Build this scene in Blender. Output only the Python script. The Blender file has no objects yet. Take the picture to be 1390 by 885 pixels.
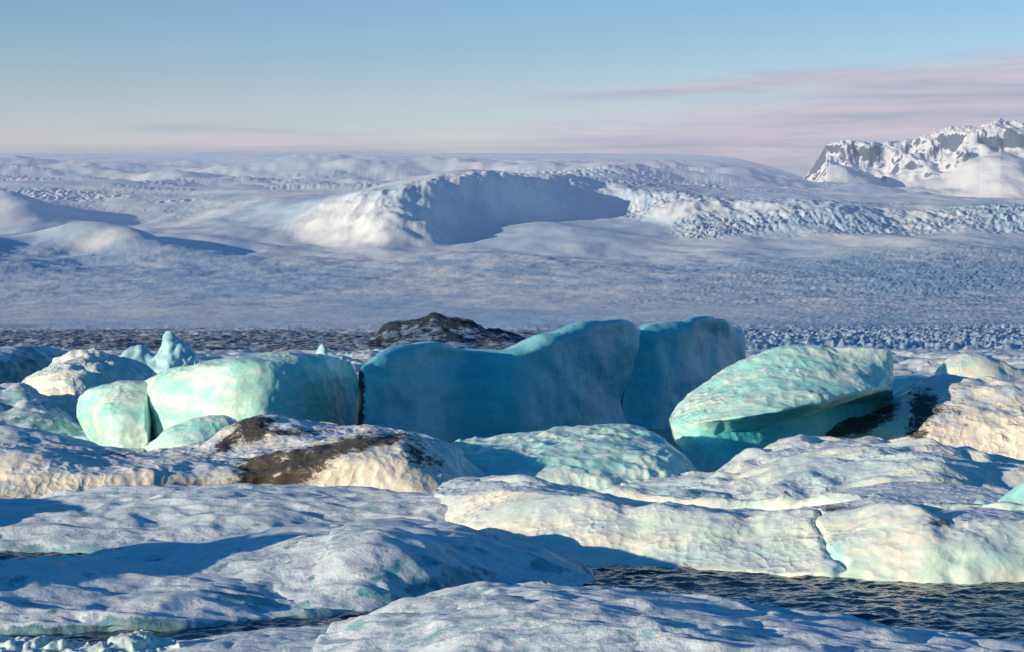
import bpy, math, random
import numpy as np
F=2703.0; HY=442.5; CH=5.0; CX=695.0
rng=np.random.RandomState(7)
scene=bpy.context.scene
# ---------------------------------------------------------------- noise
PERM=rng.permutation(256); PERM=np.concatenate([PERM,PERM,PERM])
G=rng.normal(size=(256,3)); G/=np.linalg.norm(G,axis=1)[:,None]
R3=rng.rand(256,3)
def _h(i,j,k): return PERM[PERM[PERM[i&255]+(j&255)]+(k&255)]
def perlin(p):
    p=np.asarray(p); i=np.floor(p).astype(np.int64); f=p-i
    w=f*f*f*(f*(f*6-15)+10); r=np.zeros(len(p))
    for a in (0,1):
        wa=w[:,0] if a else 1-w[:,0]
        for b in (0,1):
            wb=w[:,1] if b else 1-w[:,1]
            for c in (0,1):
                wc=w[:,2] if c else 1-w[:,2]
                g=G[_h(i[:,0]+a,i[:,1]+b,i[:,2]+c)]
                r+=wa*wb*wc*((f[:,0]-a)*g[:,0]+(f[:,1]-b)*g[:,1]+(f[:,2]-c)*g[:,2])
    return r*1.5
G2=rng.rand(256)*2*np.pi; G2=np.stack([np.cos(G2),np.sin(G2)],-1)
def perlin2(p):
    i=np.floor(p[:,:2]).astype(np.int64); f=p[:,:2]-i; w=f*f*f*(f*(f*6-15)+10); r=np.zeros(len(p))
    for a in (0,1):
        wa=w[:,0] if a else 1-w[:,0]
        for b in (0,1):
            wb=w[:,1] if b else 1-w[:,1]
            g=G2[PERM[PERM[(i[:,0]+a)&255]+((i[:,1]+b)&255)]]
            r+=wa*wb*((f[:,0]-a)*g[:,0]+(f[:,1]-b)*g[:,1])
    return r*1.4
def fbm(p,oct=4,gain=0.5,lac=2.03,ridge=False,fn=None):
    fn=fn or perlin
    r=np.zeros(len(p)); a=1.0; q=np.array(p,dtype=float)
    for o in range(oct):
        n=fn(q+o*17.3)
        if ridge: n=0.5-np.abs(n)*1.6
        r+=a*n; a*=gain; q=q*lac
    return r
def fbm2(p,oct=4,gain=0.5,ridge=False): return fbm(p,oct,gain,2.03,ridge,perlin2)
def worley(p):
    i=np.floor(p).astype(np.int64); f=p-i; d1=np.full(len(p),9.0)
    for a in (-1,0,1):
        for b in (-1,0,1):
            for c in (-1,0,1):
                o=R3[_h(i[:,0]+a,i[:,1]+b,i[:,2]+c)]
                d=(o[:,0]+a-f[:,0])**2+(o[:,1]+b-f[:,1])**2+(o[:,2]+c-f[:,2])**2
                d1=np.minimum(d1,d)
    return np.sqrt(d1)
def sstep(a,b,x):
    t=np.clip((x-a)/(b-a),0,1); return t*t*(3-2*t)
# ---------------------------------------------------------------- mesh helpers
def mesh_from_grid(name,V,mat,attrs=None):
    nv,nu=V.shape[:2]; co=V.reshape(-1,3).copy()
    c=np.array([co[:,0].mean(),co[:,1].mean(),0.0]); co-=c
    idx=np.arange(nv*nu).reshape(nv,nu)
    q=np.stack([idx[:-1,:-1],idx[:-1,1:],idx[1:,1:],idx[1:,:-1]],-1).reshape(-1,4)
    me=bpy.data.meshes.new(name)
    me.vertices.add(len(co)); me.vertices.foreach_set('co',co.ravel())
    me.loops.add(q.size); me.loops.foreach_set('vertex_index',q.ravel().astype(np.int32))
    me.polygons.add(len(q)); me.polygons.foreach_set('loop_start',(np.arange(len(q))*4).astype(np.int32))
    me.polygons.foreach_set('loop_total',np.full(len(q),4,dtype=np.int32))
    me.update(calc_edges=True)
    me.polygons.foreach_set('use_smooth',np.ones(len(q),dtype=bool))
    for k,a in (attrs or {}).items():
        at=me.attributes.new(k,'FLOAT','POINT'); at.data.foreach_set('value',np.asarray(a,dtype=np.float32).ravel())
    me.materials.append(mat)
    ob=bpy.data.objects.new(name,me); ob.location=c
    scene.collection.objects.link(ob); return ob
def pt(s):
    X,Y,d=s
    x=(X-CX)/F*d
    z=-0.05 if Y is None else CH+(HY-Y)/F*d
    return (x,d,z)
def wfoot(X,Y): return (X,Y,CH*F/(Y-HY))
def catmull(P,t):
    n=len(P); i=np.clip(np.floor(t).astype(int),0,n-2); f=(t-i)
    sh=(len(t),)+(1,)*(P.ndim-1); f=f.reshape(sh)
    Pe=np.concatenate([[2*P[0]-P[1]],P,[2*P[-1]-P[-2]]])
    a,b,c,d=Pe[i],Pe[i+1],Pe[i+2],Pe[i+3]
    return 0.5*((2*b)+(-a+c)*f+(2*a-5*b+4*c-d)*f*f+(-a+3*b-3*c+d)*f**3)
def resample(pts,nu):
    P=np.array(pts,dtype=float)
    seg=np.linalg.norm(np.diff(P,axis=0),axis=1); cum=np.concatenate([[0],np.cumsum(seg)])
    s=np.linspace(0,cum[-1],nu); t=np.interp(s,cum,np.arange(len(P)))
    return catmull(P,t)
def normals(V):
    du=np.gradient(V,axis=1); dv=np.gradient(V,axis=0)
    n=np.cross(du,dv); l=np.linalg.norm(n,axis=2,keepdims=True); return n/np.maximum(l,1e-9)
def loft(name,rows,mat,tt=1.5,tb=5.0,res=0.07,smooth=3,big=0.12,bw=3.0,med=0.03,mw=0.7,sc=0.02,sw=0.3,
         ridge=0.0,dirt=(),clean=(),q=4.0,seed=0,lin=0.5,notch=()):
    pr=[[pt(s) for s in r] for r in rows]
    L=max(np.linalg.norm(np.diff(np.array(r),axis=0),axis=1).sum() for r in pr)
    nu=int(min(900,max(24,L/res)))
    front=[resample(r,nu) for r in pr]
    low=front[0].copy(); low[:,2]=-0.8
    front=[low]+front
    u=np.linspace(0,1,nu); e=(1-np.abs(2*u-1)**q)**(1/q)
    K=len(front); back=[]
    for k in range(K-1,-1,-1):
        T=tt+(tb-tt)*(1-(k/(K-1)))
        b=front[k].copy(); b[:,1]+=T*e
        if k==K-1: b[:,2]-=0.12*tt*e*0.5
        back.append(b)
    ctl=np.array(front+back)
    segl=[np.linalg.norm(ctl[i+1]-ctl[i],axis=1).mean() for i in range(len(ctl)-1)]
    ts=[]
    for i,l in enumerate(segl):
        r_=res if 0<i<K else res*4
        n=int(max(3,l/r_)); ts+=list(i+np.arange(n)/n)
    ts.append(len(ctl)-1.0); ts=np.array(ts)
    Vc=catmull(ctl,ts); i=np.clip(np.floor(ts).astype(int),0,len(ctl)-2); f=(ts-i)[:,None,None]
    Vl=ctl[i]*(1-f)+ctl[i+1]*f
    V=(1-lin)*Vc+lin*Vl
    for _ in range(smooth):
        W=V.copy(); W[1:-1]=(V[:-2]+2*V[1:-1]+V[2:])/4
        W[:,1:-1]=(W[:,:-2]+2*W[:,1:-1]+W[:,2:])/4
        V=W
    w=np.minimum(1,e*2.0)[None,:,None]
    def disp(V,val): return V+normals(V)*val.reshape(V.shape[0],V.shape[1],1)*w
    o=seed*13.7
    p=V.reshape(-1,3)
    warp=p+0.5*np.stack([perlin(p/bw+o),perlin(p/bw+o+31),perlin(p/bw+o+57)],-1)
    val=big*fbm(warp/bw+o+5,3)
    if ridge>0: val=val+ridge*fbm(warp/(bw*0.7)*np.array([0.6,1.3,1.3])+o+50,3,ridge=True)
    for (nx,wd,dep,lean) in notch:   # world-x crevices
        xx=p[:,0]-nx-lean*p[:,2]-0.22*fbm(p/0.7+3+nx,2); val=val-dep*np.exp(-(xx/wd)**2)*(0.6+0.6*perlin(p/0.5+nx))
    V=disp(V,val)
    p=V.reshape(-1,3)
    V=disp(V,med*fbm(p/mw+o+9,3))
    if sc>0:
        p=V.reshape(-1,3)
        wp=p+0.25*sw*np.stack([perlin(p/sw*0.8),perlin(p/sw*0.8+9),perlin(p/sw*.8+19)],-1)
        s=worley(wp/sw+o); m=0.55+0.9*perlin(p/1.7+o+3)
        V=disp(V,sc*(s**2)*2*np.clip(m,0.1,1.4))
    p=V.reshape(-1,3); X=CX+p[:,0]/p[:,1]*F; Y=HY+(CH-p[:,2])/p[:,1]*F
    at={}
    for key,bl in (('dirt',dirt),('clean',clean)):
        a=np.zeros(len(p))
        for (bx,by,rx,ry,ang,s) in bl:
            ca,sa=math.cos(math.radians(ang)),math.sin(math.radians(ang))
            dx=(X-bx)*ca-(Y-by)*sa; dy=(X-bx)*sa+(Y-by)*ca
            a=np.maximum(a,s*np.exp(-((dx/rx)**2+(dy/ry)**2)))
        at[key]=a
    return mesh_from_grid(name,V,mat,at)
# ---------------------------------------------------------------- materials
def nn(nt,t,**kw):
    n=nt.nodes.new(t)
    for k,v in kw.items(): setattr(n,k,v)
    return n
class NB:
    def __init__(s,nt): s.nt=nt
    def set(s,inp,v):
        if isinstance(v,bpy.types.NodeSocket): s.nt.links.new(v,inp)
        else: inp.default_value=v
    def math(s,op,a,b=0.5,c=0.0,clamp=False):
        n=s.nt.nodes.new('ShaderNodeMath'); n.operation=op; n.use_clamp=clamp
        s.set(n.inputs[0],a); s.set(n.inputs[1],b); s.set(n.inputs[2],c); return n.outputs[0]
    def mr(s,v,a,b,c=0.0,d=1.0,smooth=True):
        n=s.nt.nodes.new('ShaderNodeMapRange'); n.interpolation_type='SMOOTHSTEP' if smooth else 'LINEAR'
        s.set(n.inputs['Value'],v); s.set(n.inputs['From Min'],a); s.set(n.inputs['From Max'],b)
        s.set(n.inputs['To Min'],c); s.set(n.inputs['To Max'],d); return n.outputs[0]
    def mix(s,f,a,b,blend='MIX'):
        n=s.nt.nodes.new('ShaderNodeMix'); n.data_type='RGBA'; n.blend_type=blend
        s.set(n.inputs[0],f); s.set(n.inputs[6],a); s.set(n.inputs[7],b); return n.outputs[2]
    def vm(s,op,a,b):
        n=s.nt.nodes.new('ShaderNodeVectorMath'); n.operation=op; s.set(n.inputs[0],a); s.set(n.inputs[1],b); return n.outputs[0]
    def noise(s,v,scale,detail=4,rough=0.55,dist=0.0,out=0):
        n=s.nt.nodes.new('ShaderNodeTexNoise'); s.set(n.inputs['Vector'],v)
        n.inputs['Scale'].default_value=scale; n.inputs['Detail'].default_value=detail
        n.inputs['Roughness'].default_value=rough; n.inputs['Distortion'].default_value=dist; return n.outputs[out]
    def vor(s,v,scale,feature='F1'):
        n=s.nt.nodes.new('ShaderNodeTexVoronoi'); n.feature=feature; s.set(n.inputs['Vector'],v)
        n.inputs['Scale'].default_value=scale
        return n.outputs[0]
    def bump(s,h,dist,strength=1.0,normal=None):
        n=s.nt.nodes.new('ShaderNodeBump'); n.inputs['Strength'].default_value=strength
        n.inputs['Distance'].default_value=dist; s.set(n.inputs['Height'],h)
        if normal is not None: s.set(n.inputs['Normal'],normal)
        return n.outputs[0]
    def mapping(s,v,scale,rot=(0,0,0)):
        n=s.nt.nodes.new('ShaderNodeMapping'); n.inputs['Scale'].default_value=scale; n.inputs['Rotation'].default_value=rot
        s.set(n.inputs[0],v); return n.outputs[0]
    def attr(s,name):
        n=s.nt.nodes.new('ShaderNodeAttribute'); n.attribute_name=name; return n.outputs['Fac']
def newmat(name):
    m=bpy.data.materials.new(name); m.use_nodes=True; nt=m.node_tree
    b=nt.nodes['Principled BSDF']; return m,nt,b,NB(nt)
SN=(0.74,0.83,0.91,1)
def ice(name,col,deep,snowcol=SN,snow=0.5,scal=5,scd=0.03,rough=0.3,sss=0.0,white=0.3,grain=0.01,dirtk=True,soft=0.10,ns=0.7,namp=1.5,frost=(0.88,0.88,0.84,1)):
    m,nt,b,B=newmat(name)
    g=nn(nt,'ShaderNodeNewGeometry'); pos=g.outputs['Position']; nor=g.outputs['Normal']
    sx=nn(nt,'ShaderNodeSeparateXYZ'); nt.links.new(nor,sx.inputs[0]); nz=sx.outputs[2]
    n1=B.noise(B.mapping(pos,(0.45,1.2,2.0),(0,0.12,0.25)),ns,5,0.62,0.5); n2=B.noise(pos,2.3,4,0.68)
    c=B.mix(B.mr(n1,0.38,0.62),col,deep)
    c=B.mix(B.math('MULTIPLY',B.mr(n2,0.45,0.75),white),c,frost)
    c=B.mix(B.math('MULTIPLY',B.attr('clean'),B.mr(n2,0.2,0.65,0.7,1.0)),c,(0.05,0.68,0.74,1))
    s=B.math('ADD',nz,B.math('MULTIPLY',B.math('SUBTRACT',B.math('ADD',n1,n2),1.0),namp))
    lo=1.15-snow
    s=B.mr(s,lo-soft,lo+soft)
    s=B.math('MULTIPLY',s,B.mr(B.attr('clean'),0.3,0.8,1.0,0.15))
    c=B.mix(s,c,snowcol)
    rgh=s
    if dirtk:
        nd=B.noise(B.mapping(pos,(1.0,0.8,2.2),(0,math.radians(25),0)),1.6,7,0.82,0.6)
        dm=B.math('ADD',B.math('MULTIPLY',B.attr('dirt'),0.52),B.math('MULTIPLY',nd,1.4))
        dm=B.mr(dm,0.88,1.04)
        dm=B.math('MULTIPLY',dm,B.mr(B.attr('dirt'),0.03,0.15))
        spk=B.noise(pos,8.0,3,0.7)
        dm2=B.math('MULTIPLY',B.mr(spk,0.54,0.68),B.mr(B.attr('dirt'),0.02,0.5,0.0,0.75))
        dm=B.math('MAXIMUM',dm,dm2)
        c=B.mix(B.math('MULTIPLY',dm,0.95),c,(0.045,0.038,0.036,1))
        rgh=B.math('MAXIMUM',s,dm)
    B.set(b.inputs['Base Color'],c)
    B.set(b.inputs['Roughness'],B.mr(rgh,0,1,rough,0.75))
    b.inputs['IOR'].default_value=1.31
    if sss>0:
        b.inputs['Subsurface Weight'].default_value=sss
        b.inputs['Subsurface Radius'].default_value=(0.2,0.7,0.9); b.inputs['Subsurface Scale'].default_value=0.3
    wv=B.noise(pos,scal*0.5,1,0.5,0,1)
    v=B.vor(B.vm('ADD',pos,B.vm('MULTIPLY',wv,(0.3,0.3,0.3))),scal)
    big=B.noise(pos,0.5,1,0.5)
    h=B.math('ADD',B.math('MULTIPLY',B.math('MULTIPLY',v,v),B.mr(big,0.35,0.65,scd*0.3,scd)),B.math('MULTIPLY',B.noise(pos,11,4,0.8),grain*2))
    B.set(b.inputs['Normal'],B.bump(h,1.0))
    return m
MINT=(0.76,0.95,0.86,1); MINTD=(0.40,0.86,0.80,1)
BLUE=(0.32,0.78,0.86,1); BLUED=(0.20,0.66,0.78,1)
PALE=(0.88,0.87,0.79,1); PALED=(0.62,0.82,0.75,1)
m_mint=ice('mint_glacier_ice',MINT,MINTD,snow=0.0,scal=4.5,scd=0.04,white=0.35,dirtk=False,sss=0.4,rough=0.2,frost=(0.88,0.93,0.87,1))
m_blue=ice('blue_glacier_ice',BLUE,BLUED,snow=-0.15,scal=5,scd=0.012,white=0.05,sss=0.35,rough=0.2)
m_pale=ice('weathered_glacier_ice',PALE,PALED,snow=0.24,scal=5.5,scd=0.035,white=0.5,grain=0.006,namp=0.5,soft=0.14)
m_dirty=ice('ash_streaked_ice',(0.88,0.81,0.70,1),(0.78,0.75,0.67,1),snow=0.25,scal=5.0,scd=0.05,white=0.4,grain=0.007,namp=0.6,soft=0.12)
m_snow=ice('snow_covered_ice',(0.30,0.52,0.60,1),(0.07,0.22,0.31,1),snow=0.42,scal=7.0,scd=0.010,white=0.3,grain=0.014,dirtk=False,soft=0.15,ns=1.0,namp=1.6)
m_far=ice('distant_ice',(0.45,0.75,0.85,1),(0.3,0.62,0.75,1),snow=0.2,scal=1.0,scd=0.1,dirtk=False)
# ---------------------------------------------------------------- icebergs
N=None
W=wfoot
loft('snowy_ice_floe',[[(380,N,25),(700,N,23),(1100,N,22),(1700,N,22)],
  [(430,870,29),(620,850,28),(800,850,27),(1000,868,26.5),(1300,895,26),(1700,930,26)],
  [(458,853,31),(540,828,31),(620,808,31),(720,800,31),(860,808,31),(1000,828,31),(1150,850,30.5),(1300,868,30),(1400,880,29.5),(1700,905,29)]],
  m_snow,tt=1.0,tb=3,res=0.04,big=0.12,bw=1.8,med=0.025,mw=0.5,sc=0.005,sw=0.22,ridge=0.10,seed=1)
loft('snowy_ice_floe',[[(150,N,26),(330,N,25.5),(700,N,25)],[(170,905,28),(350,885,28.5),(600,890,28)],
  [(180,884,30.5),(240,876,30.5),(330,862,31),(420,855,31),(500,857,31),(620,868,30)]],
  m_snow,tt=0.5,tb=1.6,res=0.045,big=0.05,bw=1.5,med=0.03,mw=0.5,sc=0.01,sw=0.2,ridge=0.04,seed=2)
loft('snowy_ice_floe',[[W(-300,868),W(0,860),W(150,857),W(250,853),W(380,841),W(492,832)],
  [(-300,845,32.6),(0,838,32.7),(150,838,32.8),(250,835,33.3),(380,829,34.6),(493,831,35)],
  [(-300,775,36),(0,770,36),(120,775,36),(250,785,36),(380,797,36.3),(450,811,36),(494,829,35.2)]],
  m_snow,tt=2,tb=4,res=0.05,big=0.14,bw=2.0,med=0.025,mw=0.7,sc=0.005,sw=0.25,ridge=0.12,seed=3)
loft('snowy_ice_floe',[[W(-250,822),W(60,822),W(300,828),W(490,832),W(600,816),W(650,807),W(720,801),W(780,797),W(806,790)],
  [(-250,810,37.5),(60,805,37.5),(200,795,37.0),(350,782,36.6),(480,772,35.9),(560,768,36.5),(640,771,37.6),(720,780,38.7),(770,786,39.0),(807,787,39.1)],
  [(-250,800,39),(60,785,39),(200,765,38.6),(350,742,38.4),(480,728,37.8),(560,730,38.1),(640,740,38.9),(720,756,39.5),(770,772,39.6),(807,784,39.3)],
  [(-250,790,40),(60,772,40),(150,752,41),(280,740,41.5),(400,724,42),(500,716,41.5),(560,717,41.3),(640,728,41.3),(700,742,41),(760,762,40.5),(808,782,39.6)]],
  m_snow,tt=2,tb=5,res=0.055,big=0.16,bw=2.2,med=0.025,mw=0.8,sc=0.006,sw=0.25,ridge=0.10,seed=4,
  clean=[(550,770,80,35,20,0.5)])
loft('snowy_ice_floe',[[(-250,N,44),(100,N,44),(300,N,44.5),(500,N,45.3),(600,N,46),(652,N,46.5)],
  [(-250,740,44.5),(100,730,44.5),(300,722,45),(500,718,45.7),(610,716,46.3),(690,722,46.8)],
  [(-250,705,47),(60,697,47),(200,690,47),(340,682,47),(450,684,47),(540,688,47),(620,692,47),(694,704,47)],
  [(-250,690,50),(0,682,50),(80,676,50),(150,672,50),(250,666,50),(340,663,50),(450,666,49.5),(540,671,49),(620,676,48.3),(692,688,47.6)]],
  m_snow,tt=2,tb=5,res=0.055,big=0.16,bw=2.2,med=0.025,mw=0.8,sc=0.006,sw=0.25,ridge=0.12,seed=5,lin=0.7)
loft('weathered_iceberg',[[(585,N,46),(690,N,43.6),W(780,768),W(850,771),W(1000,776),W(1140,784),W(1290,791),W(1400,792),W(1700,800)],
  [(588,705,46.8),(690,725,43.8),(800,742,42.3),(950,750,41.4),(1080,745,41.0),(1200,745,39.8),(1290,748,39.3),(1400,748,39.2),(1700,750,39.3)],
  [(590,672,48),(700,668,45.7),(800,681,44.2),(950,697,42.8),(1080,699,42.4),(1200,688,41.4),(1280,704,40.3),(1400,704,40.2),(1700,712,40.0)],
  [(592,662,49.5),(625,650,49.5),(700,655,48),(800,668,46.7),(900,682,45.2),(960,690,44.6),(1040,693,44.2),(1100,691,44),(1180,680,44.3),(1240,688,43.3),(1275,702,41.8),(1400,701,41.8),(1700,710,41.5)]],
  m_pale,tt=2.5,tb=8,res=0.05,big=0.20,bw=2.4,med=0.035,mw=0.6,sc=0.020,sw=0.2,ridge=0.0,smooth=1,seed=6,lin=0.75,
  notch=[(6.6,0.07,0.30,-0.15),(8.55,0.22,0.14,0.25),(2.2,0.3,0.12,0.4)],
  dirt=[(1140,690,60,6,0,0.5),(1290,710,60,8,0,0.4)],clean=[(1340,750,70,30,0,0.35),(950,755,140,12,4,0.3),(1135,755,12,30,0,.5)])
loft('snowy_ice_floe',[[(1070,N,46),(1250,N,45.5),(1400,N,45.5),(1700,N,45)],
  [(1078,694,47.5),(1200,680,48),(1330,682,48),(1450,690,48),(1700,700,48)],
  [(1085,686,49),(1150,668,51),(1230,656,52),(1330,664,51),(1400,678,50),(1700,690,50)]],m_pale,tt=1,tb=3,seed=7,
  dirt=[(1130,690,50,10,0,0.4)])
loft('small_iceberg',[[(1318,N,46),(1380,N,45.5),(1440,N,45.5)],[(1322,697,46),(1350,697,46),(1440,690,46)],
  [(1322,692,46.5),(1334,679,46.5),(1350,690,46.5),(1372,672,46.5),(1400,655,46.5),(1440,655,46.5)]],m_mint,tt=.5,tb=1.5,smooth=1,big=0.05,seed=8)
loft('weathered_iceberg',[[(835,N,55),(950,N,54),(1100,N,53.5),(1400,N,53),(1700,N,53)],
  [(838,688,55.5),(900,680,55.5),(1000,672,55),(1100,660,55),(1200,650,55),(1300,650,55),(1400,665,55),(1700,680,55)],
  [(840,676,57),(900,662,57.5),(1000,650,57.5),(1100,622,58.5),(1200,613,59),(1300,624,59),(1400,645,58),(1700,668,57)],
  [(842,668,58),(900,651,60),(960,648,60),(1000,632,61),(1060,608,62),(1120,600,63),(1200,599,63),(1300,611,62),(1390,636,61),(1700,660,60)]],
  m_pale,tt=2,tb=5,res=0.065,big=0.35,bw=2.8,med=0.04,mw=0.8,sc=0.018,sw=0.3,ridge=0.18,seed=9,
  clean=[(900,665,80,16,10,0.5),(1120,640,100,16,8,0.45)])
loft('mint_iceberg',[[(600,N,61),(700,N,60.3),(850,N,60),(960,N,61)],
  [(608,650,61.5),(700,645,61),(800,642,61),(880,650,60.8),(955,666,61)],
  [(610,622,63.5),(700,612,63.3),(800,604,63.5),(880,615,63),(953,652,62)],
  [(612,606,66),(650,601,66),(700,595,66),(760,584,66.5),(830,580,66.5),(880,590,66),(920,614,65),(950,642,63)]],
  m_mint,tt=2,tb=5,res=0.06,big=0.2,bw=2.2,med=0.05,mw=0.7,sc=0.07,sw=0.36,ridge=0.0,seed=10)
loft('ash_streaked_iceberg',[[W(-200,685),W(0,681),W(150,677),W(300,671),W(450,673),W(560,677),W(640,674),W(665,668)],
  [(-200,648,57.8),(0,643,57.8),(150,643,58.0),(300,648,58.8),(420,635,58.6),(520,625,58.3),(600,640,58.9),(662,660,61)],
  [(-200,612,59.2),(0,617,59.2),(150,627,59.4),(300,634,59.8),(420,612,59.8),(520,602,59.7),(600,618,60.3),(662,655,61.2)],
  [(-200,600,62),(0,605,62),(100,612,62),(200,621,62),(300,625,62),(360,618,62),(430,600,63),(500,590,63),(560,592,63),(610,607,63),(640,630,62),(660,650,61.5)]],
  m_dirty,tt=2,tb=5,res=0.06,big=0.20,bw=2.4,med=0.05,mw=0.7,sc=0.04,sw=0.26,ridge=0.0,seed=11,
  dirt=[(430,618,105,14,18,1.0),(350,640,44,26,30,1.1),(480,603,100,11,10,1.0),(570,615,40,22,-30,0.6),(400,645,80,18,28,.9),(160,615,60,6,0,.5)])
loft('ash_streaked_iceberg',[[(160,N,62.5),(300,N,62),(640,N,62)],
  [(165,632,64.5),(250,628,65),(320,605,66),(400,598,66),(500,604,66),(645,640,65)],
  [(170,616,66),(220,612,67),(270,603,68),(310,580,69),(350,566,69),(400,570,69),(460,578,69),(540,584,69),(600,600,68),(645,628,67)]],
  m_dirty,tt=2,tb=4,res=0.065,big=0.2,bw=2.3,med=0.05,mw=0.6,sc=0.03,sw=0.3,seed=12,
  dirt=[(345,580,28,22,30,1.1),(310,600,34,10,30,.9),(400,585,60,8,0,.7)])
# upright bergs
loft('mint_iceberg',[[(190,N,85.5),(230,N,82),(300,N,80),(370,N,79.8),(430,N,82),(488,N,86)],
  [(184,560,85.3),(215,545,82),(290,535,80.2),(370,532,80),(430,537,82.2),(489,550,86)],
  [(186,535,85.2),(216,518,82.4),(280,502,80.8),(360,495,80.4),(430,497,82.4),(486,515,86)],
  [(190,522,85),(218,505,83.4),(260,492,82),(340,483,81.5),(400,478,82.6),(450,480,84),(476,490,86)]],
  m_mint,tt=2,tb=5,res=0.075,big=0.2,bw=3.0,med=0.04,mw=1.0,sc=0.03,sw=0.4,seed=13,smooth=2,clean=[(450,540,50,80,0,0.4)])
loft('mint_iceberg',[[(122,N,86),(150,N,82),(200,N,81.5)],[(104,565,86),(140,562,82.3),(200,565,82)],
  [(108,542,86),(130,527,84),(160,520,83.8),(200,523,84)]],m_mint,tt=1.5,tb=4,big=0.15,bw=2,med=0.04,sc=0.03,seed=14)
loft('mint_iceberg',[[(192,N,77),(250,N,75),(320,N,76)],[(198,603,77),(230,582,76.8),(265,568,76.8),(300,566,76.8),(322,575,77)]],
  m_mint,tt=1,tb=3,big=0.1,bw=2,med=0.04,sc=0.03,seed=15,clean=[(260,590,50,20,0,.3)])
loft('blue_iceberg',[[(484,N,81.5),(560,N,83.4),(640,N,87.2),(700,N,87.6),(780,N,90.6),(856,N,95)],
  [(486,530,81.5),(560,520,83.7),(640,525,87.6),(700,520,87.8),(780,510,90.9),(843,545,95)],
  [(487,505,81.8),(550,483,83.8),(640,486,88.0),(700,482,88.1),(790,457,91.4),(864,475,95.3)],
  [(491,496,82.2),(530,473,83.8),(590,465,85.9),(640,471,88.3),(680,474,88.7),(730,457,90),(790,443,91.8),(845,436,94.2),(868,449,96)]],
  m_blue,tt=3,tb=6,res=0.08,big=0.22,bw=3.5,med=0.03,mw=1.2,sc=0.012,sw=0.35,seed=16,smooth=2,dirt=[(487,540,8,60,0,1.2)])
loft('blue_iceberg',[[(845,N,96),(900,N,97.5),(960,N,101),(1005,N,106)],[(840,530,96),(900,520,97.5),(960,510,101),(1010,505,106)],
  [(846,475,96.3),(900,460,98),(960,452,101.3),(1010,470,106)],
  [(852,452,97),(880,441,98),(920,438,99.5),(955,431,101),(985,435,103),(1006,452,106)]],
  m_blue,tt=3,tb=5,res=0.085,big=0.22,bw=3.5,med=0.03,mw=1.2,sc=0.012,sw=0.35,seed=17,smooth=2)
loft('mint_iceberg',[[(942,N,69),(1000,N,68.2),(1080,N,70.5),(1150,N,73),(1215,N,77)],
  [(916,594,70.5),(960,590,69.4),(1030,580,70.4),(1100,560,72.6),(1160,545,75),(1213,540,78)],
  [(911,577,70.5),(950,572,69.2),(1030,562,68.3),(1100,548,69.2),(1180,530,71.5),(1212,528,74)],
  [(912,568,71),(945,532,72),(1000,495,73),(1060,471,73.5),(1120,469,73.6),(1198,474,73.8),(1209,486,74.5)]],
  m_mint,tt=2.5,tb=3,res=0.065,big=0.12,bw=2.5,med=0.05,mw=0.8,sc=0.04,sw=0.3,smooth=1,seed=18,q=8,lin=0.9,
  clean=[(1020,590,100,28,15,1.0),(960,610,40,24,0,.8),(1130,560,60,14,20,.6)])
loft('ash_streaked_iceberg',[[(1110,N,72),(1250,N,71),(1400,N,70),(1700,N,70)],
  [(1120,592,72.5),(1200,580,72.5),(1300,575,71.8),(1400,580,71.0),(1700,580,71)],
  [(1122,580,73.2),(1190,570,73.5),(1230,548,74),(1300,530,74),(1400,535,73.6),(1700,540,73.6)],
  [(1125,574,74),(1180,562,75),(1220,538,76),(1260,518,76),(1310,511,76),(1390,519,76),(1700,520,76)]],
  m_dirty,tt=2,tb=5,res=0.07,big=0.25,bw=2.5,med=0.06,mw=0.7,sc=0.03,sw=0.3,ridge=0.08,seed=19,
  dirt=[(1160,578,54,16,15,1.0),(1255,550,26,26,40,.9),(1245,580,20,26,0,.7),(1200,558,34,8,20,.9),(1320,560,60,20,0,.3)])
loft('white_iceberg',[[(1265,N,108),(1330,N,106),(1460,N,106)],[(1270,518,110),(1285,496,110),(1310,487,110),(1350,489,110),(1392,500,110),(1460,510,110)]],
  m_pale,tt=2,tb=5,res=0.1,big=0.3,seed=20)
loft('mint_ice_floe',[[(1195,N,104),(1240,N,101),(1290,N,104)],[(1200,518,108),(1240,512,108),(1290,518,108)]],m_mint,tt=2,tb=5,res=0.1,big=0.1,seed=21)
loft('dark_ice_iceberg',[[(-220,N,98),(0,N,101),(100,N,107),(190,N,114)],[(-220,490,99),(0,488,102),(100,500,108),(195,515,114)],
  [(-220,471,101),(0,468,104),(60,470,107),(100,480,110),(190,503,114)]],m_snow,tt=3,tb=6,res=0.1,big=0.3,seed=22)
loft('weathered_iceberg',[[(15,N,93),(100,N,90),(215,N,95)],[(20,530,95),(70,510,93),(130,510,93),(212,520,97)],
  [(24,522,96),(60,500,97),(90,484,97),(115,477,97.5),(160,486,98),(206,508,98)]],m_pale,tt=2,tb=5,res=0.08,big=0.35,bw=2,med=0.08,ridge=0.15,seed=23)
loft('snowy_ice_floe',[[(-220,N,84),(0,N,84),(130,N,86)],[(-220,550,86),(0,560,86),(60,570,86),(128,605,87)],
  [(-220,520,88),(0,528,88),(40,538,88),(85,560,88),(125,600,87.5)]],m_snow,tt=2,tb=5,res=0.08,big=0.3,bw=2.5,med=0.08,ridge=0.15,seed=24)
loft('snowy_ice_floe',[[(-220,N,71),(0,N,71),(180,N,72)],[(-220,572,75),(0,580,75),(60,590,75.5),(120,608,76),(180,616,76)]],m_snow,tt=2,tb=5,res=0.08,big=0.2,bw=2.5,med=0.06,seed=25)
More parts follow.
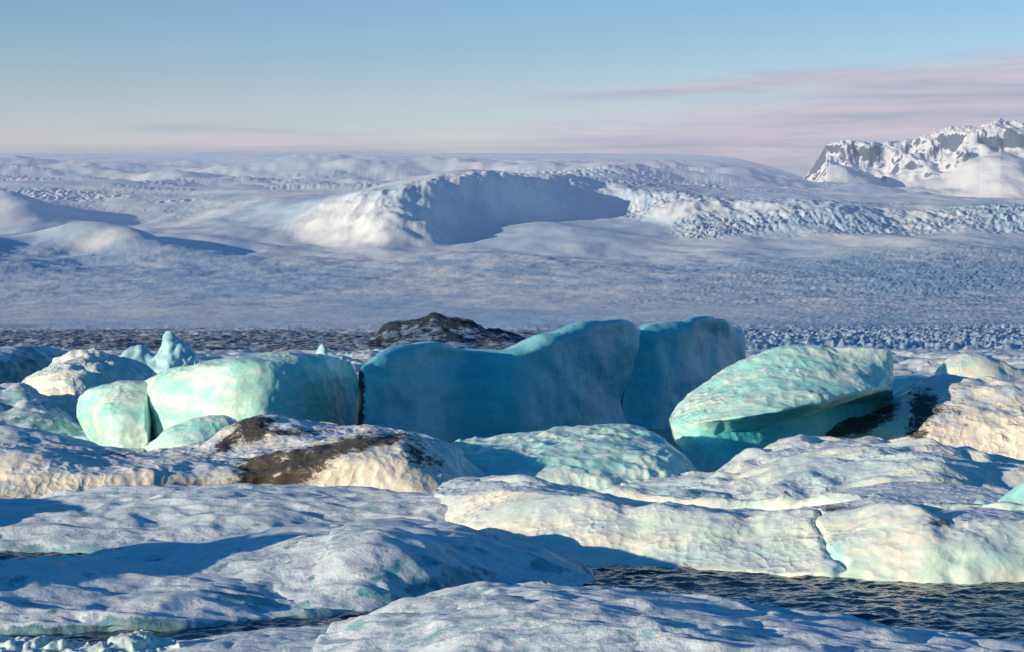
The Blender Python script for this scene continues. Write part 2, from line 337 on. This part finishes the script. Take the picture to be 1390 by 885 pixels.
loft('small_iceberg',[[(200,N,149),(230,N,148),(266,N,149)],[(202,492,150),(215,480,150),(222,465,150),(230,457,150),(240,465,150),(252,474,150),(264,488,150)]],m_far,tt=1.5,tb=4,res=0.12,big=0.4,bw=2,med=.15,smooth=1,seed=26)
loft('small_iceberg',[[(158,N,168),(212,N,168)],[(160,485,170),(175,475,170),(190,473,170),(200,478,170),(214,490,170)]],m_far,tt=1.5,tb=4,res=0.15,big=0.4,bw=2,smooth=1,seed=27)
loft('small_iceberg',[[(425,N,199),(465,N,199)],[(427,484,200),(437,467,200),(445,476,200),(464,484,200)]],m_far,tt=1.5,tb=4,res=0.2,big=0.3,smooth=0,seed=28)
loft('small_iceberg',[[(1010,N,199),(1080,N,199)],[(1008,488,200),(1030,483,200),(1060,480,200),(1085,488,200)]],m_far,tt=1.5,tb=4,res=0.2,big=0.3,smooth=0,seed=29)
# unseen icebergs added left of the view to cast long shadows on the floes
loft('shadow_caster_iceberg',[[(-1150,N,29),(-800,N,28),(-420,N,30)],[(-1120,660,32),(-950,610,32),(-800,660,32),(-650,630,32),(-520,690,32),(-430,780,31)]],m_snow,tt=2,tb=5,res=0.12,big=0.3,bw=2.5,seed=30)
loft('shadow_caster_iceberg',[[(-900,N,41),(-600,N,40),(-260,N,41)],[(-880,660,43),(-700,610,43),(-500,640,43),(-350,660,43),(-270,720,42)]],m_snow,tt=2,tb=5,res=0.12,big=0.3,bw=2.5,seed=35)
loft('brash_ice',[[(140,N,28.6),(190,N,28.5),(245,N,28.8)],[(142,878,29.5),(160,866,29.7),(190,862,29.8),(215,868,29.8),(246,878,29.4)]],m_pale,tt=.3,tb=.8,res=0.025,big=0.1,bw=.5,med=0.05,mw=.2,smooth=1,seed=31)
loft('brash_ice',[[(-60,N,27.5),(60,N,27.5),(150,N,28)],[(-60,878,29.4),(30,872,29.5),(80,876,29.5),(150,882,29.2)]],m_pale,tt=.3,tb=.8,res=0.025,big=0.1,bw=.5,med=0.05,mw=.2,smooth=1,seed=32)
def floes():
    Xs=np.linspace(-500,1900,800); ds=np.geomspace(112,362,260); A,D=np.meshgrid(Xs,ds)
    x=((A-CX)/F*D).ravel(); d=D.ravel(); p=np.stack([x,d],-1)
    n=fbm2(p/np.array([9,14]),3)+0.35*sstep(200,340,d)-0.18
    z=np.where(n>0,0.25+0.5*sstep(0,0.5,n),-0.3)*sstep(-0.05,0.05,n)+ -0.3*(1-sstep(-0.05,0.05,n))
    z+=np.where(n>0,fbm2(p/2.0,3,ridge=True)*0.35*np.clip(0.4+perlin2(p/15.0)*1.5,0,1.5),0)
    return np.stack([x.reshape(A.shape),D,z.reshape(A.shape)],-1)
mesh_from_grid('distant_ice_floes',floes(),m_pale,dict(dirt=np.zeros(800*260),clean=np.zeros(800*260)))
# ---------------------------------------------------------------- terrain
UX=np.linspace(-2000,3400,2701)
def sprof(kv,X,sig=25):
    k=np.array(kv,float); y=np.interp(UX,k[:,0],k[:,1]); n=int(sig*2.5/2); g=np.exp(-0.5*(np.arange(-n,n+1)*2/sig)**2); g/=g.sum()
    y=np.convolve(np.pad(y,n,'edge'),g,'valid'); return np.interp(X,UX,y)
def zy(Y,d): return CH+(HY-Y)/F*d
def build_terrain():
    Xs=np.concatenate([np.linspace(-1600,-60,90),np.linspace(-58,1448,950),np.linspace(1454,3000,90)])
    ds=np.concatenate([np.linspace(340,700,90)[:-1],np.linspace(700,1500,90)[:-1],np.linspace(1500,3000,90)[:-1],np.linspace(3000,4900,210)[:-1],np.linspace(4900,9500,110)])
    A,D=np.meshgrid(Xs,ds); zk=[]; dk=[]
    def key(d,kv): dk.append(d); zk.append(zy(sprof(kv,Xs,60),d))
    key(340,[(0,486.5)])
    key(362,[(0,480)])
    key(500,[(0,463),(700,464),(1000,462),(1390,456)])
    key(800,[(0,447),(700,447),(1390,438)])
    key(1500,[(0,410),(700,405),(1390,398)])
    key(2300,[(0,376),(700,372),(1390,360)])
    key(3100,[(0,352),(350,347),(700,341),(1390,333)])
    key(4800,[(0,268),(250,284),(420,280),(700,278),(900,272),(1100,268),(1390,280)])
    key(6500,[(0,236),(500,229),(900,232),(1060,241),(1100,256),(1390,285)])
    key(9500,[(0,208),(400,207),(800,208),(1000,210),(1060,222),(1090,245),(1150,265),(1390,285)])
    dk=np.array(dk); zk=np.array(zk)
    Z=np.empty_like(A)
    for j in range(len(Xs)): Z[:,j]=np.interp(ds,dk,zk[:,j])
    ks=21; ker=np.hanning(ks+2)[1:-1]; ker/=ker.sum()
    Zp=np.pad(Z,((ks//2,ks//2),(0,0)),'edge'); Z2=sum(ker[i]*Zp[i:i+Z.shape[0]] for i in range(ks))
    wgt=sstep(380,600,ds)[:,None]; wgt=wgt*(1-sstep(9000,9400,ds)[:,None]); Z=Z*(1-wgt)+Z2*wgt
    Wx=(A-CX)/F*D
    p=np.stack([Wx.ravel(),D.ravel()],-1); x=A.ravel(); d=D.ravel(); z=Z.ravel()
    kv=[(-1600,4400),(0,4400),(200,4300),(330,4000),(400,3600),(460,3340),(520,3200),(580,3320),(650,3600),(730,3900),(820,4120),(880,3800),(940,3500),(1020,3420),(1150,3300),(1390,3200),(3000,3200)]
    df=sprof(kv,x,16)+90*fbm2(p/260.0+3,4)
    hh=sprof([(-1600,20),(0,20),(250,20),(360,26),(430,48),(500,76),(560,96),(640,92),(760,76),(860,52),(1000,36),(1390,32),(3000,30)],x,22)
    wd=sprof([(0,500),(380,600),(480,560),(560,420),(700,360),(900,420),(1390,380)],x,30)
    step=sstep(0,1,(d-df)/wd); fade=1-sstep(0,1,(d-df-500)/1700)
    z+=hh*step*fade
    z+=fbm2(p/np.array([50,120])+15,4,ridge=True)*6*step*(1-sstep(0,1,(d-df-350)/300))*sstep(380,480,x)
    def hump(cx,cd,rx,rd,h,ang=0):
        dx=(x-CX)/F*d-(cx-CX)/F*cd; dy=d-cd; ca,sa=math.cos(ang),math.sin(ang)
        return h*np.exp(-(((dx*ca+dy*sa)/rx)**2+((-dx*sa+dy*ca)/rd)**2))
    z+=hump(10,4200,120,260,62,0.2)+hump(150,3150,90,260,34,0.5)+hump(-120,3000,160,350,40,0.2)+hump(300,3350,100,60,14,0.1)+hump(-100,2400,140,200,20)
    z+=fbm2(p/np.array([420,900])+7,4,gain=.5)*18*sstep(1800,3200,d)*(1-sstep(4200,5500,d))
    z+=fbm2(p/np.array([700,600])+7,5,gain=.55)*46*sstep(4500,6000,d)*(1-0.93*sstep(6500,8600,d))
    z+=fbm2(p/np.array([60,120])+11,3)*0.9*sstep(900,2500,d)
    cm=sstep(0,1,(d-df+80)/150)*(1-sstep(0,1,(d-df-450)/500))
    cm*=np.clip(0.05+sstep(800,870,x)+0.15*(1-sstep(250,420,x)),0,1.1)*np.clip(0.5+1.6*perlin2(p/260.0+2),0.0,1.3)
    z+=fbm2(p/np.array([15,34])+21,4,ridge=True)*6*cm
    cs=sstep(0.15,0.5,fbm2(p/np.array([700,220])+44,3))*sstep(4300,4700,d)*(1-sstep(6000,6800,d))
    z+=fbm2(p/np.array([20,50])+25,3,ridge=True)*5*cs
    rm=sstep(650,1250,x+160*perlin2(p/200.0))*(1-sstep(2400,3000,d))*sstep(362,420,d)
    z+=fbm2(p/np.array([5,8])+31,3,ridge=True)*0.34*rm*np.clip(d/900,.9,2.0)
    z+=fbm2(p/np.array([22,45])+31,2,ridge=True)*0.8*rm*sstep(600,1500,d)
    jf=sstep(880,1050,x)*sstep(366,400,d)*(1-sstep(520,900,d))
    z+=jf*(fbm2(p/np.array([6,9])+91,4,ridge=True)*1.6+0.6)
    z+=fbm2(p/np.array([30,60])+41,5,gain=.55)*0.38*np.clip(d/900,0.45,2.4)*sstep(700,900,d)*(1-sstep(2800,3400,d))
    z+=fbm2(p/np.array([160,260])+47,3)*2.2*sstep(800,1300,d)*(1-sstep(2600,3200,d))
    mm=(1-sstep(750,900,d))*sstep(355,400,d)*(1-sstep(950,1100,x))
    z+=mm*(fbm2(p/np.array([7,12])+51,4,gain=.6)*0.5+fbm2(p/40.0+3,2)*0.8)
    dark=(1-sstep(640,850,d+160*fbm2(p/60.0+8,3)))*(1-sstep(880,1060,x+60*perlin2(p/50.0)))
    return np.stack([Wx,D,z.reshape(A.shape)],-1),dict(moraine=dark,crev=np.clip(rm*0.9+cm+jf,0,1))
def airlight(nt,b,pos,B,k=0.4):  # distance haze put into the material as a lilac glow, stronger farther away
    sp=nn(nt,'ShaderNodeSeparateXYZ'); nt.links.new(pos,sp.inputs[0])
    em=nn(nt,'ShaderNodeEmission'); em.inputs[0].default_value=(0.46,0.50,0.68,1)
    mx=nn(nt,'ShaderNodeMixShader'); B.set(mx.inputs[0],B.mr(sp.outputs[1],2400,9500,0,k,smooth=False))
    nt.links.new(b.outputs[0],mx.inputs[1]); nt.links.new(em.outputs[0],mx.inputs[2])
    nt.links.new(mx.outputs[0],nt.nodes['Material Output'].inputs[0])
m,nt,b,B=newmat('glacier_snow')
g=nn(nt,'ShaderNodeNewGeometry'); pos=g.outputs['Position']
mp=B.mapping(pos,(1,0.35,1))
a1=B.noise(mp,0.004,5,0.6,0.5); a2=B.noise(mp,0.05,5,0.7,0.3); a3=B.noise(mp,0.4,4,0.7)
c=B.mix(B.mr(a1,0.4,0.6),(0.85,0.88,0.92,1),(0.54,0.71,0.87,1))
c=B.mix(B.math('MULTIPLY',B.mr(a2,0.5,0.7),0.25),c,(0.46,0.62,0.77,1))
cv=B.attr('crev')
c=B.mix(B.math('MULTIPLY',cv,B.mr(a2,0.38,0.6)),c,(0.36,0.55,0.73,1))
c=B.mix(B.math('MULTIPLY',cv,B.mr(a3,0.5,0.66,0,0.4)),c,(0.14,0.26,0.39,1))
mo=B.math('MULTIPLY',B.attr('moraine'),B.mr(a3,0.42,0.60,0.35,1.0))
c=B.mix(mo,c,(0.045,0.07,0.11,1))
B.set(b.inputs['Base Color'],c); b.inputs['Roughness'].default_value=0.8; b.inputs['Specular IOR Level'].default_value=0.2
B.set(b.inputs['Normal'],B.bump(a3,0.3,0.5))
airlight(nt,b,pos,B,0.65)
V,at=build_terrain(); mesh_from_grid('glacier_terrain',V,m,at)
m,nt,b,B=newmat('moraine_rock')
g=nn(nt,'ShaderNodeNewGeometry'); pos=g.outputs['Position']
a2=B.noise(pos,0.6,6,0.7,0.5); a3=B.noise(pos,0.12,4,0.6)
c=B.mix(B.mr(a2,0.4,0.6),(0.018,0.030,0.05,1),(0.032,0.045,0.07,1))
c=B.mix(B.math('MULTIPLY',B.mr(B.math('ADD',a2,a3),0.96,1.08),0.55),c,(0.36,0.52,0.78,1))
B.set(b.inputs['Base Color'],c); b.inputs['Roughness'].default_value=0.9
B.set(b.inputs['Normal'],B.bump(a2,0.6))
loft('moraine_hill',[[(480,N,440),(600,N,430),(740,N,445)],[(500,466,470),(590,455,470),(720,464,470)],
  [(505,460,490),(530,444,490),(555,440,490),(575,433,490),(592,429,490),(615,434,490),(650,444,490),(685,452,490),(722,464,490)]],m,tt=4,tb=40,res=0.5,
  big=1.0,bw=14,med=0.5,mw=4,sc=0,ridge=0.8,smooth=1,seed=33)
def mountain():
    Xs=np.concatenate([np.linspace(1040,1420,420),np.linspace(1424,2600,100)]); ds=np.linspace(6000,9000,240)
    A,D=np.meshgrid(Xs,ds); x=A.ravel(); d=D.ravel()
    k=np.array([(1040,285),(1075,262),(1095,240),(1112,216),(1122,198),(1150,190),(1195,193),(1215,190),(1240,187),(1268,180),(1290,173),(1330,173),(1358,163),(1390,167),(1500,150),(1700,175),(2000,160),(2600,260)],float)
    crest=CH+(HY-np.interp(x,k[:,0],k[:,1]))/F*7600
    base=CH+(HY-290)/F*6000
    Wx=(x-CX)/F*d; p=np.stack([Wx,d],-1)
    t=np.clip((d-6000)/1600,0,1)
    prof=0.84*t**1.15+0.16*sstep(0.84,0.98,t+0.12*fbm2(p/200.0+4,3))
    back=1-sstep(7600,9000,d)*0.5
    z=base-40+(crest-base+40)*prof*back
    z+=(fbm2(p/np.array([420,800])+63,3,gain=.4)*85)*np.clip(t*1.6,0,1)*(1-0.9*sstep(0.8,1,t))
    z+=fbm2(p/np.array([120,260])+66,3)*5*(1-sstep(.85,1,t))
    z+=fbm2(p/np.array([60,80])+71,3,ridge=True)*(1+12*sstep(.82,.96,t))
    return np.stack([Wx.reshape(A.shape),D,z.reshape(A.shape)],-1)
m,nt,b,B=newmat('mountain_snow_and_rock')
g=nn(nt,'ShaderNodeNewGeometry'); pos=g.outputs['Position']
sx=nn(nt,'ShaderNodeSeparateXYZ'); nt.links.new(g.outputs['Normal'],sx.inputs[0])
a2=B.noise(pos,0.02,6,0.7,0.5)
s=B.mr(B.math('ADD',sx.outputs[2],B.math('MULTIPLY',B.math('SUBTRACT',a2,0.5),0.8)),0.58,0.70)
c=B.mix(s,(0.10,0.13,0.20,1),(0.84,0.86,0.90,1))
B.set(b.inputs['Base Color'],c); b.inputs['Roughness'].default_value=0.8; b.inputs['Specular IOR Level'].default_value=0.2
B.set(b.inputs['Normal'],B.bump(a2,4,0.6))
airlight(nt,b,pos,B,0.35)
mesh_from_grid('snow_mountain',mountain(),m)
# ---------------------------------------------------------------- water
m,nt,b,B=newmat('lagoon_water')
g=nn(nt,'ShaderNodeNewGeometry'); pos=g.outputs['Position']
b.inputs['Base Color'].default_value=(0.005,0.032,0.075,1); b.inputs['Roughness'].default_value=0.07; b.inputs['IOR'].default_value=1.33
B.set(b.inputs['Normal'],B.bump(B.noise(pos,7,2,0.5),0.03))
x0=np.concatenate([[-4000,-1000,-200,-60],np.arange(-14,22,0.05),[60,200,1000,4000]]); y0=np.concatenate([[-300,-50,10],np.arange(26,50,0.05),np.geomspace(50.5,720,60)])
Xg,Yg=np.meshgrid(x0,y0); p=np.stack([Xg.ravel(),Yg.ravel()],-1); ca,sa=math.cos(.3),math.sin(.3)
pr=np.stack([p[:,0]*ca+p[:,1]*sa,-p[:,0]*sa+p[:,1]*ca],-1)
zz=fbm2(pr/np.array([0.65,0.45])+3,3,gain=.48)*0.055+perlin2(pr/np.array([3.5,1.8]))*0.04
zz*=((p[:,1]<50.2)&(p[:,1]>25)&(np.abs(p[:,0]-4)<18))
mesh_from_grid('lagoon_water',np.stack([Xg,Yg,zz.reshape(Xg.shape)],-1),m)
# ---------------------------------------------------------------- light
EL=math.radians(8.5); AZ=math.atan2(-0.84,-0.54)
sd=(math.sin(AZ)*math.cos(EL),math.cos(AZ)*math.cos(EL),math.sin(EL))
from mathutils import Vector
L=bpy.data.lights.new('sun','SUN'); L.energy=5.0; L.angle=math.radians(0.5); L.color=(1.0,0.81,0.57)
so=bpy.data.objects.new('sun',L); so.rotation_euler=Vector(sd).to_track_quat('Z','Y').to_euler(); so.location=(-30,-20,40); scene.collection.objects.link(so)
w=bpy.data.worlds.new('World'); scene.world=w; w.use_nodes=True; nt=w.node_tree; nt.nodes.clear(); B=NB(nt)
sky=nn(nt,'ShaderNodeTexSky',sky_type='NISHITA'); sky.sun_disc=False; sky.sun_elevation=EL; sky.sun_rotation=AZ%(2*math.pi)
sky.air_density=1.0; sky.dust_density=0.3; sky.ozone_density=1.0
tc=nn(nt,'ShaderNodeTexCoord'); sx=nn(nt,'ShaderNodeSeparateXYZ'); nt.links.new(tc.outputs['Generated'],sx.inputs[0])
tint=B.mix(B.mr(sx.outputs[2],0.07,0.17),(1.36,1.14,1.42,1),(0.76,1.02,1.42,1))
tint=B.mix(B.mr(sx.outputs[2],0.2,0.5),tint,(0.08,0.58,1.12,1))
tint=B.mix(B.mr(sx.outputs[1],0.5,-0.1),tint,(0.08,0.54,1.02,1))
bg=nn(nt,'ShaderNodeBackground'); bg.inputs[1].default_value=0.13; B.set(bg.inputs[0],B.mix(1.0,sky.outputs[0],tint,'MULTIPLY'))
cn=B.noise(B.mapping(tc.outputs['Generated'],(1,1,9)),6,6,0.55,0.4)
edge=B.math('ADD',B.mr(sx.outputs[0],-0.05,0.26,0.094,0.136),B.math('MULTIPLY',B.math('SUBTRACT',cn,0.5),0.045))
mask=B.math('MULTIPLY',B.mr(B.math('SUBTRACT',edge,sx.outputs[2]),-0.010,0.018),0.85)
cn2=B.noise(B.mapping(tc.outputs['Generated'],(1,1,22)),5,5,0.6,0.3)
# thin streak of cloud reaching towards the centre
sc_=B.math('ADD',B.math('ADD',B.math('MULTIPLY',sx.outputs[0],0.06),0.112),B.math('MULTIPLY',B.math('SUBTRACT',cn,0.5),0.02))
stk=B.mr(B.math('ABSOLUTE',B.math('SUBTRACT',sx.outputs[2],sc_)),0.006,0.0)
stk=B.math('MULTIPLY',stk,B.mr(sx.outputs[0],-0.015,0.08,0,0.75))
mask=B.math('MAXIMUM',mask,stk)
mask=B.math('MULTIPLY',mask,B.mr(sx.outputs[1],0.3,0.7))
ccol=B.mix(B.mr(cn2,0.35,0.65),(0.38,0.41,0.57,1),(0.64,0.55,0.66,1))
cb=nn(nt,'ShaderNodeBackground'); B.set(cb.inputs[0],ccol); cb.inputs[1].default_value=0.95
ms=nn(nt,'ShaderNodeMixShader'); B.set(ms.inputs[0],mask); nt.links.new(bg.outputs[0],ms.inputs[1]); nt.links.new(cb.outputs[0],ms.inputs[2])
wo=nn(nt,'ShaderNodeOutputWorld'); nt.links.new(ms.outputs[0],wo.inputs[0])
# ---------------------------------------------------------------- camera
cam=bpy.data.cameras.new('camera'); cam.sensor_width=36; cam.lens=F/1390*36; cam.clip_end=30000; cam.clip_start=0.5
co=bpy.data.objects.new('camera',cam); co.location=(0,0,CH); co.rotation_euler=(math.pi/2,0,0); scene.collection.objects.link(co); scene.camera=co
scene.view_settings.view_transform='Standard'; scene.view_settings.look='None'; scene.view_settings.exposure=0
